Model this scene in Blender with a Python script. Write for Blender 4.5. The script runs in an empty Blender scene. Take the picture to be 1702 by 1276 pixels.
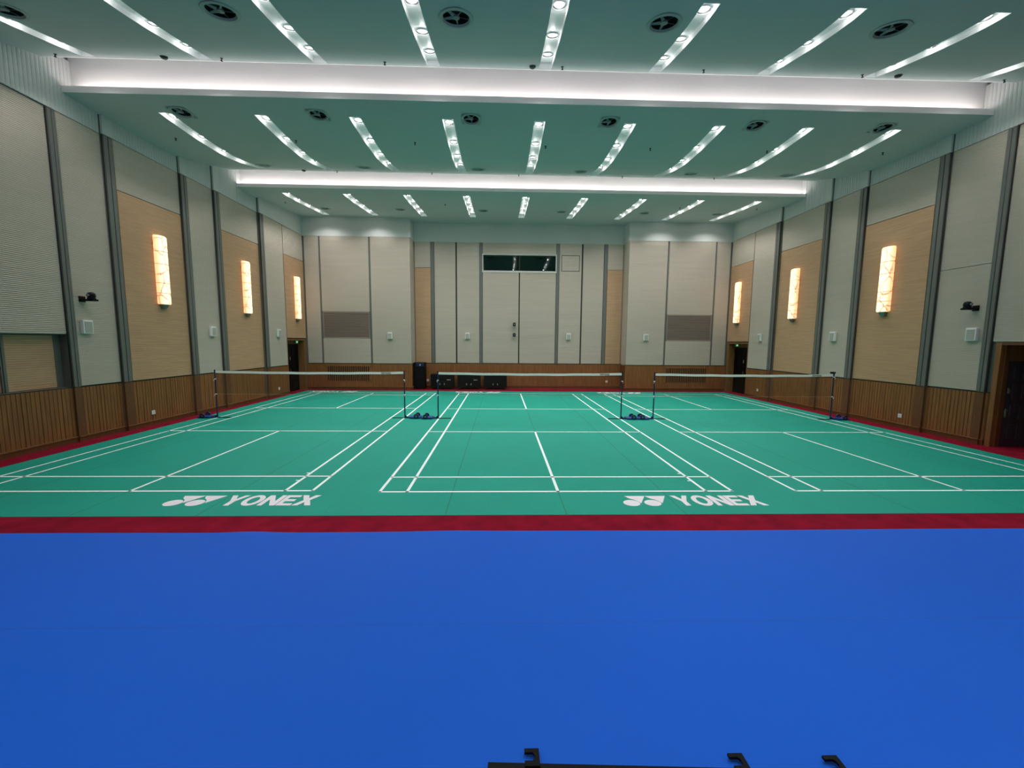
import bpy, bmesh, math, random
from mathutils import Vector, Matrix
random.seed(7)
sc = bpy.context.scene
COL = sc.collection
PI = math.pi

# ------------------------------------------------------------------ camera
def make_camera():
    f, pitch, yaw, roll = 680.54, -.1023, .0285, .0080
    cy, sy = math.cos(yaw), math.sin(yaw)
    fw = Vector((sy*math.cos(pitch), cy*math.cos(pitch), math.sin(pitch)))
    r0 = Vector((cy, -sy, 0)); u0 = r0.cross(fw)
    r = math.cos(roll)*r0 + math.sin(roll)*u0
    u = r.cross(fw)
    cam = bpy.data.cameras.new('camera')
    cam.sensor_fit = 'HORIZONTAL'; cam.sensor_width = 36
    cam.lens = f/1702*36
    cam.clip_start = .05; cam.clip_end = 200
    o = bpy.data.objects.new('camera', cam); COL.objects.link(o)
    m = Matrix.Identity(4)
    for i in range(3):
        m[i][0], m[i][1], m[i][2] = r[i], u[i], -fw[i]
    m[0][3], m[1][3], m[2][3] = -.9966, -6.7526, 2.5489
    o.matrix_world = m
    sc.camera = o
make_camera()

# ------------------------------------------------------------------ world, exposure, light levels
w = bpy.data.worlds.new('world'); sc.world = w; w.use_nodes = True
w.node_tree.nodes['Background'].inputs[0].default_value = (.5, .55, .6, 1)
w.node_tree.nodes['Background'].inputs[1].default_value = .02
sc.view_settings.view_transform = 'Standard'
sc.view_settings.look = 'None'
sc.view_settings.gamma = 1
sc.view_settings.use_curve_mapping = False
sc.view_settings.exposure = 0.0
LAMP_W = 66.0          # each ceiling downlight
LAMP_COL = (1.0, .965, .95)
GLOW_W = 2.2           # bare bulbs lighting the recess around each downlight
COVE_W = 75.0          # each cove strip
COVE_COL = (1.0, .90, .90)
SCONCE_E = 1.3

# ------------------------------------------------------------------ materials
def lin(h):
    h = h.lstrip('#'); out = []
    for i in (0, 2, 4):
        c = int(h[i:i+2], 16)/255
        out.append(c/12.92 if c <= .04045 else ((c+.055)/1.055)**2.4)
    return (*out, 1)

def mat(name, color, rough=.6, metal=0.0, var=0.0, scale=4.0, stretch=(1, 1, 1), bump=0.0, bscale=60.0, spec=.5):
    m = bpy.data.materials.new(name); m.use_nodes = True
    nt = m.node_tree; b = nt.nodes['Principled BSDF']
    c = lin(color)
    b.inputs['Base Color'].default_value = c
    b.inputs['Roughness'].default_value = rough
    b.inputs['Metallic'].default_value = metal
    b.inputs['Specular IOR Level'].default_value = spec
    tc = nt.nodes.new('ShaderNodeTexCoord')
    mp = nt.nodes.new('ShaderNodeMapping'); mp.inputs['Scale'].default_value = stretch
    nt.links.new(tc.outputs['Object'], mp.inputs[0])
    n = nt.nodes.new('ShaderNodeTexNoise'); n.inputs['Scale'].default_value = scale
    n.inputs['Detail'].default_value = 5
    nt.links.new(mp.outputs[0], n.inputs['Vector'])
    if var:
        r = nt.nodes.new('ShaderNodeValToRGB')
        r.color_ramp.elements[0].position = .3; r.color_ramp.elements[1].position = .7
        r.color_ramp.elements[0].color = tuple(max(0, x*(1-var)) for x in c[:3])+(1,)
        r.color_ramp.elements[1].color = tuple(min(1, x*(1+var)) for x in c[:3])+(1,)
        nt.links.new(n.outputs['Fac'], r.inputs[0])
        nt.links.new(r.outputs[0], b.inputs['Base Color'])
    if bump:
        n2 = nt.nodes.new('ShaderNodeTexNoise'); n2.inputs['Scale'].default_value = bscale
        nt.links.new(mp.outputs[0], n2.inputs['Vector'])
        bp = nt.nodes.new('ShaderNodeBump'); bp.inputs['Strength'].default_value = bump
        bp.inputs['Distance'].default_value = .01
        nt.links.new(n2.outputs['Fac'], bp.inputs['Height'])
        nt.links.new(bp.outputs[0], b.inputs['Normal'])
    return m

def emit(name, color, strength):
    m = bpy.data.materials.new(name); m.use_nodes = True
    b = m.node_tree.nodes['Principled BSDF']
    b.inputs['Base Color'].default_value = lin(color)
    b.inputs['Emission Color'].default_value = lin(color)
    b.inputs['Emission Strength'].default_value = strength
    return m

M = dict(
    cove=mat('cove_paint', '#e9e9e7', .85, var=.02, scale=.6),
    ceiling=mat('ceiling_paint', '#b7c2c2', .85, var=.02, scale=.6),
    frieze=mat('frieze_paint', '#c9cdca', .8, var=.02, scale=1),
    channel=mat('channel_white', '#f0f2f2', .45),
    panel=mat('acoustic_panel_grey', '#cec4b7', .7, var=.03, scale=1.2, stretch=(.4, .4, 6)),
    timber=mat('acoustic_panel_timber', '#bf9b79', .6, var=.09, scale=2.5, stretch=(.5, .5, 9)),
    pilaster=mat('pilaster_metal', '#686a65', .5, .0, var=.03),
    groove=mat('groove_dark', '#2b2d2a', .8),
    wood=mat('wainscot_wood', '#86562c', .5, var=.22, scale=3, stretch=(6, 6, .5)),
    wood_dark=mat('wainscot_wood_dark', '#6a3f20', .5, var=.15, scale=3, stretch=(6, 6, .5)),
    skirt=mat('skirting_wood', '#7a4524', .4, var=.12, scale=3, stretch=(.6, .6, 6)),
    carpet=mat('red_carpet', '#86102a', .95, var=.22, scale=3.5, bump=.5, bscale=250, spec=.1),
    green=mat('green_court_vinyl', '#1b9b87', .55, var=.04, scale=.8, bump=.03, bscale=300, spec=.2),
    line=mat('court_line_white', '#f6ffff', .6),
    logo=mat('court_lettering_white', '#efeaf0', .6),
    seam=mat('court_mat_seam', '#1d7358', .7),
    blue=mat('blue_mat_vinyl', '#115fd3', .45, var=.03, scale=.7, bump=.05, bscale=3.0, spec=.2),
    bluedark=mat('blue_mat_seam', '#1158c0', .5),
    stage=mat('stage_board', '#4a3524', .6, var=.1),
    black=mat('black_matte', '#08080a', .55, spec=.2),
    blackgloss=mat('black_satin', '#0c0c0e', .3, spec=.3),
    rubber=mat('black_rubber', '#0a0a0b', .8, spec=.2),
    navy=mat('navy_enamel', '#1a2550', .35),
    bluepaint=mat('blue_weight_paint', '#22418f', .4),
    chrome=mat('chrome', '#c9ccd0', .2, 1.0),
    reflector=mat('lamp_reflector', '#3c4243', .4, .5),
    steel=mat('brushed_steel', '#8f9496', .35, 1.0),
    white=mat('white_plastic', '#e6e6e2', .45),
    grille=mat('speaker_grille_grey', '#a9aaa2', .7),
    netcord=mat('net_cord_brown', '#3a2a1c', .8),
    tape=mat('net_tape_white', '#fffdf6', .7),
    cord=mat('net_bottom_cord', '#b9a46f', .7),
    louvre=mat('louvre_greybrown', '#9a8c82', .5),
    dark=mat('dark_void', '#060606', .9),
    doorblack=mat('door_black_lacquer', '#050506', .45, spec=.15),
    doorpurple=mat('door_dark_panelled', '#3a3440', .4, var=.1, scale=3, stretch=(5, 5, .5)),
    jamb=mat('door_jamb_wood', '#7b5730', .5, var=.15, scale=3, stretch=(6, 6, .5)),
    ventgrey=mat('vent_ring_grey', '#a2b0ae', .6),
    ventdark=mat('vent_throat_dark', '#0a1210', .8),
    ventblade=mat('vent_blade_grey', '#84908f', .5),
    sprink=mat('sprinkler_dark', '#1d2423', .5),
    bulb=emit('lamp_bulb', '#f4fbff', 4),
    led=emit('cove_led', '#ffe9e6', 6),
    exitgreen=emit('exit_sign_green', '#0b5a2c', .35),
    exitwhite=emit('exit_sign_white', '#c9f5d2', .8),
    frame=mat('window_frame_white', '#c9cac2', .5),
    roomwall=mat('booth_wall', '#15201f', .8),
)

def alabaster():
    m = bpy.data.materials.new('alabaster_glow'); m.use_nodes = True
    nt = m.node_tree; b = nt.nodes['Principled BSDF']
    tc = nt.nodes.new('ShaderNodeTexCoord')
    mp = nt.nodes.new('ShaderNodeMapping'); mp.inputs['Scale'].default_value = (2.2, 2.2, 1.3)
    nt.links.new(tc.outputs['Object'], mp.inputs[0])
    no = nt.nodes.new('ShaderNodeTexNoise'); no.inputs['Scale'].default_value = 3
    nt.links.new(mp.outputs[0], no.inputs['Vector'])
    mix = nt.nodes.new('ShaderNodeMix'); mix.data_type = 'VECTOR'; mix.inputs[0].default_value = .22
    nt.links.new(mp.outputs[0], mix.inputs[4]); nt.links.new(no.outputs['Color'], mix.inputs[5])
    vo = nt.nodes.new('ShaderNodeTexVoronoi'); vo.feature = 'DISTANCE_TO_EDGE'; vo.inputs['Scale'].default_value = 1.7
    nt.links.new(mix.outputs[1], vo.inputs['Vector'])
    r = nt.nodes.new('ShaderNodeValToRGB')
    e = r.color_ramp.elements
    e[0].position = .004; e[0].color = (.28, .14, .06, 1)
    e[1].position = .045; e[1].color = (1, 1, 1, 1)
    nt.links.new(vo.outputs['Distance'], r.inputs[0])
    # the lamps sit behind the middle of the shade: cream in the centre, deep orange towards its sides
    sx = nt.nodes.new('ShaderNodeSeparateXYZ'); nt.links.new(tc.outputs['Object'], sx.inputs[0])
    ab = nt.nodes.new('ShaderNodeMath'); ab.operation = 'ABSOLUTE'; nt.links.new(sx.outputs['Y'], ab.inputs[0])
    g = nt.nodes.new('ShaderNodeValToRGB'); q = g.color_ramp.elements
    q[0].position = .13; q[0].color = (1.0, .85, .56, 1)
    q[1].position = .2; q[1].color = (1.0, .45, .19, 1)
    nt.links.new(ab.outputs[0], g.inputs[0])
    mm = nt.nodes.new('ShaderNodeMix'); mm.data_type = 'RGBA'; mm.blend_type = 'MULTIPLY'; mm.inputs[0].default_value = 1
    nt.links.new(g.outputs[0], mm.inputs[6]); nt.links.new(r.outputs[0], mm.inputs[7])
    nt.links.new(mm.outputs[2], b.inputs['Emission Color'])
    b.inputs['Base Color'].default_value = (.8, .6, .4, 1)
    b.inputs['Emission Strength'].default_value = SCONCE_E
    b.inputs['Roughness'].default_value = .4
    return m
M['alabaster'] = alabaster()

def glass():
    m = bpy.data.materials.new('booth_glass'); m.use_nodes = True
    b = m.node_tree.nodes['Principled BSDF']
    b.inputs['Base Color'].default_value = (.75, .9, .87, 1)
    b.inputs['Roughness'].default_value = .02
    b.inputs['Transmission Weight'].default_value = 1
    b.inputs['IOR'].default_value = 1.5
    return m
M['glass'] = glass()

# ------------------------------------------------------------------ mesh builder
class MB:
    def __init__(s): s.v = []; s.f = []; s.mi = []; s.mats = []
    def _m(s, m):
        m = M[m] if isinstance(m, str) else m
        if m not in s.mats: s.mats.append(m)
        return s.mats.index(m)
    def add(s, vs, fs, m):
        k = len(s.v); i = s._m(m)
        s.v += [tuple(v) for v in vs]
        for f in fs: s.f.append([k+a for a in f]); s.mi.append(i)
        return s
    def hexa(s, p, m):      # 8 points: 4 bottom ccw, 4 top ccw
        return s.add(p, [(0, 3, 2, 1), (4, 5, 6, 7), (0, 1, 5, 4), (1, 2, 6, 5), (2, 3, 7, 6), (3, 0, 4, 7)], m)
    def box(s, x0, x1, y0, y1, z0, z1, m, fr=None):
        p = [(x0, y0, z0), (x1, y0, z0), (x1, y1, z0), (x0, y1, z0), (x0, y0, z1), (x1, y0, z1), (x1, y1, z1), (x0, y1, z1)]
        if fr: p = [fr(*a) for a in p]
        return s.hexa(p, m)
    def cbox(s, x0, x1, y0, y1, z0, z1, c, m, fr=None):     # box with chamfered edges
        bm = bmesh.new(); bmesh.ops.create_cube(bm, size=1)
        for v in bm.verts:
            v.co = Vector(((x0+x1)/2+v.co.x*(x1-x0), (y0+y1)/2+v.co.y*(y1-y0), (z0+z1)/2+v.co.z*(z1-z0)))
        bmesh.ops.bevel(bm, geom=bm.edges[:], offset=c, segments=2, affect='EDGES', profile=.5)
        bm.verts.index_update()
        vs = [tuple(v.co) for v in bm.verts]
        if fr: vs = [fr(*a) for a in vs]
        s.add(vs, [[v.index for v in f.verts] for f in bm.faces], m); bm.free()
        return s
    def quad(s, a, b, c, d, m): return s.add([a, b, c, d], [(0, 1, 2, 3)], m)
    def poly(s, pts, m): return s.add(pts, [tuple(range(len(pts)))], m)
    def prism(s, pts, off, m):   # planar polygon extruded along off
        n = len(pts); o = Vector(off)
        vs = [tuple(p) for p in pts]+[tuple(Vector(p)+o) for p in pts]
        fs = [tuple(range(n)), tuple(range(2*n-1, n-1, -1))]+[(i, i+n, (i+1) % n+n, (i+1) % n) for i in range(n)]
        return s.add(vs, fs, m)
    def tube(s, a, b, r, m, n=12, r2=None, caps=True):
        a = Vector(a); b = Vector(b); d = (b-a).normalized()
        t = Vector((0, 0, 1)) if abs(d.z) < .9 else Vector((1, 0, 0))
        x = d.cross(t).normalized(); y = d.cross(x); r2 = r if r2 is None else r2
        vs = [a+(x*math.cos(2*PI*i/n)+y*math.sin(2*PI*i/n))*r for i in range(n)]
        vs += [b+(x*math.cos(2*PI*i/n)+y*math.sin(2*PI*i/n))*r2 for i in range(n)]
        fs = [(i, (i+1) % n, (i+1) % n+n, i+n) for i in range(n)]
        if caps: fs += [tuple(range(n-1, -1, -1)), tuple(range(n, 2*n))]
        return s.add(vs, fs, m)
    def path(s, pts, r, m, n=8):
        for a, b in zip(pts[:-1], pts[1:]): s.tube(a, b, r, m, n)
        return s
    def lathe(s, prof, c, m, n=24, ax=Vector((0, 0, 1)), cap=True):   # prof list of (r, h) along ax
        ax = Vector(ax).normalized(); c = Vector(c)
        t = Vector((1, 0, 0)) if abs(ax.x) < .9 else Vector((0, 1, 0))
        x = ax.cross(t).normalized(); y = ax.cross(x)
        vs = []; fs = []
        for r, h in prof:
            for i in range(n):
                a = 2*PI*i/n; vs.append(c+ax*h+(x*math.cos(a)+y*math.sin(a))*r)
        for k in range(len(prof)-1):
            for i in range(n):
                j = (i+1) % n; fs.append((k*n+i, k*n+j, (k+1)*n+j, (k+1)*n+i))
        if cap:
            fs.append(tuple(range(n-1, -1, -1))); fs.append(tuple((len(prof)-1)*n+i for i in range(n)))
        return s.add(vs, fs, m)
    def build(s, name, parent=None, smooth=False, loc=None):
        me = bpy.data.meshes.new(name); me.from_pydata(s.v, [], s.f)
        for m in s.mats: me.materials.append(m)
        me.polygons.foreach_set('material_index', s.mi)
        bm = bmesh.new(); bm.from_mesh(me); bmesh.ops.recalc_face_normals(bm, faces=bm.faces[:]); bm.to_mesh(me); bm.free()
        if smooth:
            me.polygons.foreach_set('use_smooth', [True]*len(me.polygons))
            me.set_sharp_from_angle(angle=math.radians(40))
        me.update()
        o = bpy.data.objects.new(name, me); COL.objects.link(o)
        if parent: o.parent = parent
        if loc: o.location = loc
        return o

def thing(name, label, cat, loc=(0, 0, 0), group=None, rot=(0, 0, 0)):
    o = bpy.data.objects.new(name, None); COL.objects.link(o)
    o.empty_display_size = .1
    o.location = loc; o.rotation_euler = rot
    o['label'] = label; o['category'] = cat
    if group: o['group'] = group
    return o
def tag(o, label, cat, group=None):
    o['label'] = label; o['category'] = cat
    if group: o['group'] = group
    return o
def struct(o, label=None, cat=None):
    o['kind'] = 'structure'
    if label: o['label'] = label
    if cat: o['category'] = cat
    return o
def copy_tree(o, parent=None):
    c = o.copy(); COL.objects.link(c)
    if parent: c.parent = parent
    for ch in list(o.children): copy_tree(ch, c)
    return c
ORD = ['leftmost', 'second from the left', 'third from the left', 'fourth from the left', 'middle', 'fourth from the right',
       'third from the right', 'second from the right', 'rightmost']
def ordn(i, n):
    if i == 0: return 'leftmost'
    if i == n-1: return 'rightmost'
    if n % 2 and i == n//2: return 'middle'
    nm = ['', 'second', 'third', 'fourth', 'fifth', 'sixth', 'seventh']
    return nm[i]+' from the left' if i < n/2 else nm[n-1-i]+' from the right'

# ------------------------------------------------------------------ hall dimensions (metres; y away from the stage)
YB, YC, XBAY = 14.9, 15.8, 5.68           # side bays of the far wall, recessed centre, half width of recess
YBACK = -8.5
ZW, ZP, ZTOP = 1.37, 7.8, 9.25
BREAKS = [3.40, 4.72, 7.20, 8.64, 11.2]
BAYS = [(YBACK, 3.40), (3.40, 4.72), (4.72, 7.2), (7.2, 8.64), (8.64, 11.2), (11.2, YB)]
def wx(y0, y1): return 11.566-.0355*((y0+y1)/2)
BX = [11.46]+[wx(*b) for b in BAYS[1:]]
ALC = 2.64                                # underside of the alcove / door recesses

def side_frame(s, X): return lambda u, d, z: (s*(X-d), u, z)
def far_frame(Y): return lambda u, d, z: (u, Y-d, z)

def slats_h(mb, fr, u0, u1, z0, z1, d, m, pitch=.042, g=.014, dep=.017):
    n = max(1, round((z1-z0)/pitch)); p = (z1-z0)/n
    prof = []
    for i in range(n):
        z = z0+i*p
        prof += [(z, d-dep), (z+g, d-dep), (z+g+.002, d), (z+p-.002, d)]
    prof.append((z1, d-dep))
    vs = []
    for z, dd in prof: vs += [fr(u0, dd, z), fr(u1, dd, z)]
    k = len(prof)
    fs = [(2*i, 2*i+1, 2*i+3, 2*i+2) for i in range(k-1)]
    mb.add(vs, fs, m)
    # edges back to the wall
    for u in (u0, u1): mb.quad(fr(u, 0, z0), fr(u, d-dep, z0), fr(u, d-dep, z1), fr(u, 0, z1), m)
    for z in (z0, z1): mb.quad(fr(u0, 0, z), fr(u1, 0, z), fr(u1, d-dep, z), fr(u0, d-dep, z), m)

def slats_v(mb, fr, u0, u1, z0, z1, d, m, pitch=.092, g=.012, dep=.012, round_=False):
    n = max(1, round((u1-u0)/pitch)); p = (u1-u0)/n
    prof = []
    for i in range(n):
        u = u0+i*p
        if round_:
            prof += [(u+p*t, d-dep*(1-math.sin(PI*t)**.6)) for t in (0, .08, .2, .35, .5, .65, .8, .92)]
        else:
            e = random.choice((0, .004, -.003))
            prof += [(u, d-dep), (u+g, d-dep), (u+g+.003, d+e), (u+p-.003, d+e)]
    prof.append((u1, d-dep))
    vs = []
    for u, dd in prof: vs += [fr(u, dd, z0), fr(u, dd, z1)]
    mb.add(vs, [(2*i, 2*i+1, 2*i+3, 2*i+2) for i in range(len(prof)-1)], m)
    for z in (z0, z1): mb.quad(fr(u0, 0, z), fr(u1, 0, z), fr(u1, d-dep, z), fr(u0, d-dep, z), m)
    for u in (u0, u1): mb.quad(fr(u, 0, z0), fr(u, d-dep, z0), fr(u, d-dep, z1), fr(u, 0, z1), m)

# ------------------------------------------------------------------ floor, stage
mb = MB(); mb.box(-12.8, 12.8, YBACK, 16.1, -.2, 0, 'carpet')
struct(mb.build('floor'), 'dark red carpeted hall floor around the courts', 'floor')
mb = MB(); mb.box(-11.4, 11.4, YBACK+.02, -3.56, .001, .99, 'stage')
struct(mb.build('stage'), 'raised stage block the photo is taken from', 'stage')

def stage_mat():
    # vinyl sheet whose front edge waves slightly over the stage lip
    mb = MB(); n = 240; x0, x1 = -11.3, 11.3
    def front(x):
        return -3.525+.024*math.exp(-((x+3.0)/.2)**2)+.012*math.exp(-((x+1.4)/.3)**2)-.006*math.sin(x*1.7)
    top, bot, back, fl = [], [], [], []
    for i in range(n+1):
        x = x0+(x1-x0)*i/n; lift = 0.0
        back.append((x, YBACK+.05, 1.0)); top.append((x, front(x), 1.0+lift)); bot.append((x, front(x), .992+lift)); fl.append((x, YBACK+.05, .992))
    mid = [(p[0], -3.75, 1.0) for p in top]
    vs = back+mid+top+bot+fl; k = n+1
    fs = []
    for i in range(n):
        for r in range(4): fs.append((r*k+i, r*k+i+1, (r+1)*k+i+1, (r+1)*k+i))
    mb.add(vs, fs, 'blue')
    mb.box(x0, x1, -4.634, -4.629, 1.0, 1.0006, 'bluedark')
    o = mb.build('stage_mat')
    tag(o, 'bright blue vinyl mat covering the whole stage floor in the foreground', 'mat')
stage_mat()

# hook rail lying near the bottom edge of the picture
def hook_rail():
    t = thing('hook_rail', 'black metal rail with upright hooked clips lying on the blue mat', 'rail', (-1.035, -5.396, 1.001))
    mb = MB(); mb.box(0, 1.75, -.05, 0, .0, .012, 'black', lambda x, y, z: (x, y-.044*x, z))
    mb.build('rail', t)
    for x in (.135, .895, 1.245):
        b = MB(); y = -.044*x
        pts = [(0, -.02), (.055, -.02), (.055, .045), (.0, .045), (.0, .03), (.03, .03), (.037, .022), (.037, .008), (.03, 0), (0, 0)]
        b.prism([(x+px, y+py, .012) for px, py in pts], (0, 0, .01), 'black')
        b.build('hook_clip', t)
hook_rail()

# ------------------------------------------------------------------ courts
OFF = {'left': (-7.21, .06), 'centre': (0, 0), 'right': (7.19, 0)}
LET = {
 'Y': [(0, 1), (.3, 1), (.5, .64), (.7, 1), (1, 1), (.64, .42), (.64, 0), (.36, 0), (.36, .42)],
 'N': [(0, 0), (0, 1), (.28, 1), (.72, .42), (.72, 1), (1, 1), (1, 0), (.72, 0), (.28, .58), (.28, 0)],
 'E': [(0, 0), (0, 1), (1, 1), (1, .8), (.3, .8), (.3, .6), (.92, .6), (.92, .4), (.3, .4), (.3, .2), (1, .2), (1, 0)],
 'X': [(0, 0), (.33, .5), (0, 1), (.32, 1), (.5, .7), (.68, 1), (1, 1), (.67, .5), (1, 0), (.68, 0), (.5, .3), (.32, 0)],
}
def lettering(parent, cx, cy, flip):
    # laid in court coordinates, baseline nearest the reader outside the baseline
    def P(x, y):
        return (cx-x, cy-y) if flip else (cx+x, cy+y)
    z = .0075
    mb = MB()
    for c in (1.11, 1.45):
        mb.poly([(*P(c+.132*math.cos(a*PI/14), -.497+.125*math.sin(a*PI/14)), z) for a in range(28)], 'logo')
    for dx in (0, .343):
        # pennant hanging from the top edge, its flank hollowed around the disc
        pts = [(1.075, -.2), (1.418, -.2), (1.262, -.51), (1.243, -.46), (1.215, -.4), (1.18, -.355), (1.135, -.318), (1.105, -.27)]
        mb.poly([(*P(x+dx, y), z) for x, y in pts], 'logo')
    mb.build('emblem', parent)
    x = 1.84; h = .42; y0 = -.61
    for ch, wd in (('Y', .29), ('O', .3), ('N', .27), ('E', .23), ('X', .3)):
        mb = MB()
        if ch == 'O':
            n = 28; vs = []
            for sc_x, sc_y in ((.5, .52), (.24, .32)):
                for i in range(n):
                    a = 2*PI*i/n
                    vs.append((*P(x+wd*(.5+sc_x*math.cos(a)), y0+h*(.5+sc_y*math.sin(a))), z))
            mb.add(vs, [(i, (i+1) % n, n+(i+1) % n, n+i) for i in range(n)], 'logo')
        else:
            mb.poly([(*P(x+wd*px, y0+h*py), z) for px, py in LET[ch]], 'logo')
        mb.build('letter', parent)
        x += wd+.012
def court(side, x0, x1):
    ox, oy = OFF[side]
    lab = {'left': 'green badminton court mat with white lines along the left wall',
           'centre': 'green badminton court mat with white lines in the middle of the hall',
           'right': 'green badminton court mat with white lines along the right wall'}[side]
    t = thing('court_mat', lab, 'court mat', (ox, oy, 0), 'badminton court mats')
    mb = MB(); a, b = x0-ox, x1-ox
    mb.box(a, b, -.93-oy, 14.27-oy, .0005, .006, 'green')
    z = .0068
    # seams between the vinyl rolls, every 1.8 m
    k = math.ceil((x0+.1)/1.8)
    while k*1.8 < x1-.1:
        u = k*1.8-ox
        mb.quad((u-.006, -.92-oy, .0062), (u+.006, -.92-oy, .0062), (u+.006, 14.26-oy, .0062), (u-.006, 14.26-oy, .0062), 'seam')
        k += 1
    def L(ax, ay, bx, by): mb.quad((ax, ay, z), (bx, ay, z), (bx, by, z), (ax, by, z), 'line')
    for u in (-3.056, 3.004, -2.596, 2.544): L(u, 0, u+.052, 13.4)
    for v in (0, 13.36, .76, 12.60, 4.68, 8.68): L(-3.05, v-.006, 3.05, v+.046)
    L(-.026, 0, .026, 4.72); L(-.026, 8.68, .026, 13.4)
    for v in (.53, .95, 12.41, 12.83):
        L(2.49 if v < 6 else -2.55, v, 2.55 if v < 6 else -2.49, v+.04)
    mb.build('court_surface', t)
    em = lettering
    em(t, 0, 0, False)
    em(t, 0, 13.42, True)
    return t
court('left', -10.83, -3.605)
court('centre', -3.604, 3.604)
court('right', 3.605, 10.74)

# ------------------------------------------------------------------ side walls
def side_wall(s):
    nm = 'left' if s < 0 else 'right'
    wall = MB()
    B0 = 3.46 if s < 0 else 3.31
    bays = [(YBACK, B0), (B0, 4.72)]+BAYS[2:]
    for (y0, y1), X in zip(bays, BX):
        if s > 0 and y0 == YBACK:
            wall.box(X, X+.35, y0, .9, 0, ZTOP, 'pilaster', lambda a, b, c: (a, b, c))
            wall.box(X, X+.35, .9, 3.14, ALC, ZTOP, 'panel', lambda a, b, c: (a, b, c))
            wall.box(X, X+.35, 3.14, y1, 0, ZTOP, 'pilaster', lambda a, b, c: (a, b, c))
        elif y0 == 11.2:
            ya, yb = 12.98, 14.78
            for (u, v, z0) in ((y0, ya, 0), (ya, yb, ALC), (yb, 16.1, 0)):
                p = sorted((s*X, s*(X+.35))); wall.box(p[0], p[1], u, v, z0, ZTOP, 'pilaster')
        elif s < 0 and y0 == YBACK:
            for (z0, z1, dx) in ((0, ZW, 0), (ZW, ALC, .16), (ALC, ZTOP, 0)):
                p = sorted((s*(X+dx), s*(X+.35))); wall.box(p[0], p[1], y0, y1, z0, z1, 'pilaster')
        else:
            p = sorted((s*X, s*(X+.35))); wall.box(p[0], p[1], y0, y1, 0, ZTOP, 'pilaster')
    W = struct(wall.build('wall_'+nm), f'{nm} side wall clad in grooved acoustic panels over a timber wainscot', 'wall')
    bb = MB()
    for i, ((y0, y1), X) in enumerate(zip(bays, BX)):
        fr = side_frame(s, X)
        SW = .185 if i == 1 else .27
        st = y0+SW if i else y0          # pilaster strip occupies the start of each bay
        # frieze
        mb = MB()
        yf = min(y1, 9.95)
        if 0 < i and y0 < 9.95:
            slats_v(mb, fr, -2.2 if i == 1 else st, yf, ZP+.02, ZTOP-.1, .05, 'frieze', .088, .01, .016, True)
        if y1 > 9.95:
            mb.box(max(st, 9.95), y1-(.0 if y1 < YB else .0), 0, .05, ZP+.02, ZTOP-.1, 'frieze', lambda u, d, z: fr(u, d, z))
        if i > 1: mb.box(y0, st, 0, .05, ZP+.02, ZTOP-.1, 'frieze', fr)
        if i: mb.build('frieze', W)
        if i:
            mb = MB()
            mb.box(y0-.012, y0+.0, 0, .03, ZW, ZP, 'groove', fr)
            k = SW/.27
            mb.box(y0, y0+.11*k, 0, .06, ZW, ZP, 'pilaster', fr)
            mb.box(y0+.11*k, y0+.135*k, 0, .02, ZW, ZP, 'groove', fr)
            mb.box(y0+.135*k, y0+.235*k, 0, .06, ZW, ZP, 'pilaster', fr)
            mb.box(y0+.235*k, y0+SW, 0, .015, ZW, ZP, 'groove', fr)
            mb.build('pilaster_strip', W)
            mb = MB(); mb.box(y0, y0+SW, 0, .05, .14, ZW-.02, 'wood_dark', fr); mb.build('wainscot_post', W)
        # cladding panels
        def grey(u0, u1, z0, z1):
            b = MB(); slats_h(b, fr, u0, u1, z0, z1, .045, 'panel'); return b.build('acoustic_panel', W)
        def tim(u0, u1, z0, z1, d=.045, f=None):
            b = MB(); slats_h(b, f or fr, u0, u1, z0, z1, d, 'timber', .05, .007, .006); return b.build('timber_panel', W)
        e = y1-.014
        if i == 0:
            grey(-6.0, y1-.02, ALC+.01, ZP)
            if s < 0:
                f2 = side_frame(s, X+.16)
                tim(2.28, 3.28, ZW+.01, ALC-.02, .03, f2)
                tim(.4, 2.18, ZW+.01, ALC-.02, .03, f2)
                b = MB(); b.box(2.18, 2.28, 0, .07, ZW, ALC, 'pilaster', f2); b.box(2.205, 2.225, 0, .075, ZW, ALC, 'groove', f2); b.build('niche_mullion', W)
        elif i in (1, 3):
            if s > 0 and i == 1:
                grey(st, e, ZW+.01, 4.62); grey(st, e, 4.635, ZP)
            else: grey(st, e, ZW+.01, ZP)
        elif i in (2, 4):
            tim(st, e, ZW+.01, 6.51); grey(st, e, 6.53, ZP)
        else:
            grey(st, 12.93, ZW+.01, ZP)
            b = MB(); b.box(12.93, 12.98, 0, .02, ALC, ZP, 'groove', fr); b.build('panel_gap', W)
            tim(12.98, YB-.05, ALC+.02, 6.51); grey(12.98, YB-.05, 6.53, ZP)
        # wainscot slats and skirting
        def wain(u0, u1):
            b = MB(); slats_v(b, fr, u0, u1, .14, ZW-.025, .035, 'wood')
            b.box(u0, u1, 0, .02, ZW-.025, ZW, 'groove', fr)
            b.build('wainscot', W)
        def skirt(u0, u1):
            bb.box(u0, u1, 0, .055, 0, .125, 'wood_dark', fr); bb.box(u0, u1, 0, .075, .125, .15, 'jamb', fr)
        if i == 0:
            if s < 0: wain(-2.5, y1); skirt(-3.4, y1)
            else: wain(3.24, y1); skirt(3.24, y1); wain(-2.5, .88); skirt(-3.4, .88)
        elif i == 5: wain(st, 12.96); skirt(y0, 12.96)
        else: wain(st, y1); skirt(y0, y1)
    struct(bb.build('baseboard_'+nm), f'dark timber skirting along the {nm} wall', 'skirting')
    return W
WL = side_wall(-1)
WR = side_wall(1)

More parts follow.
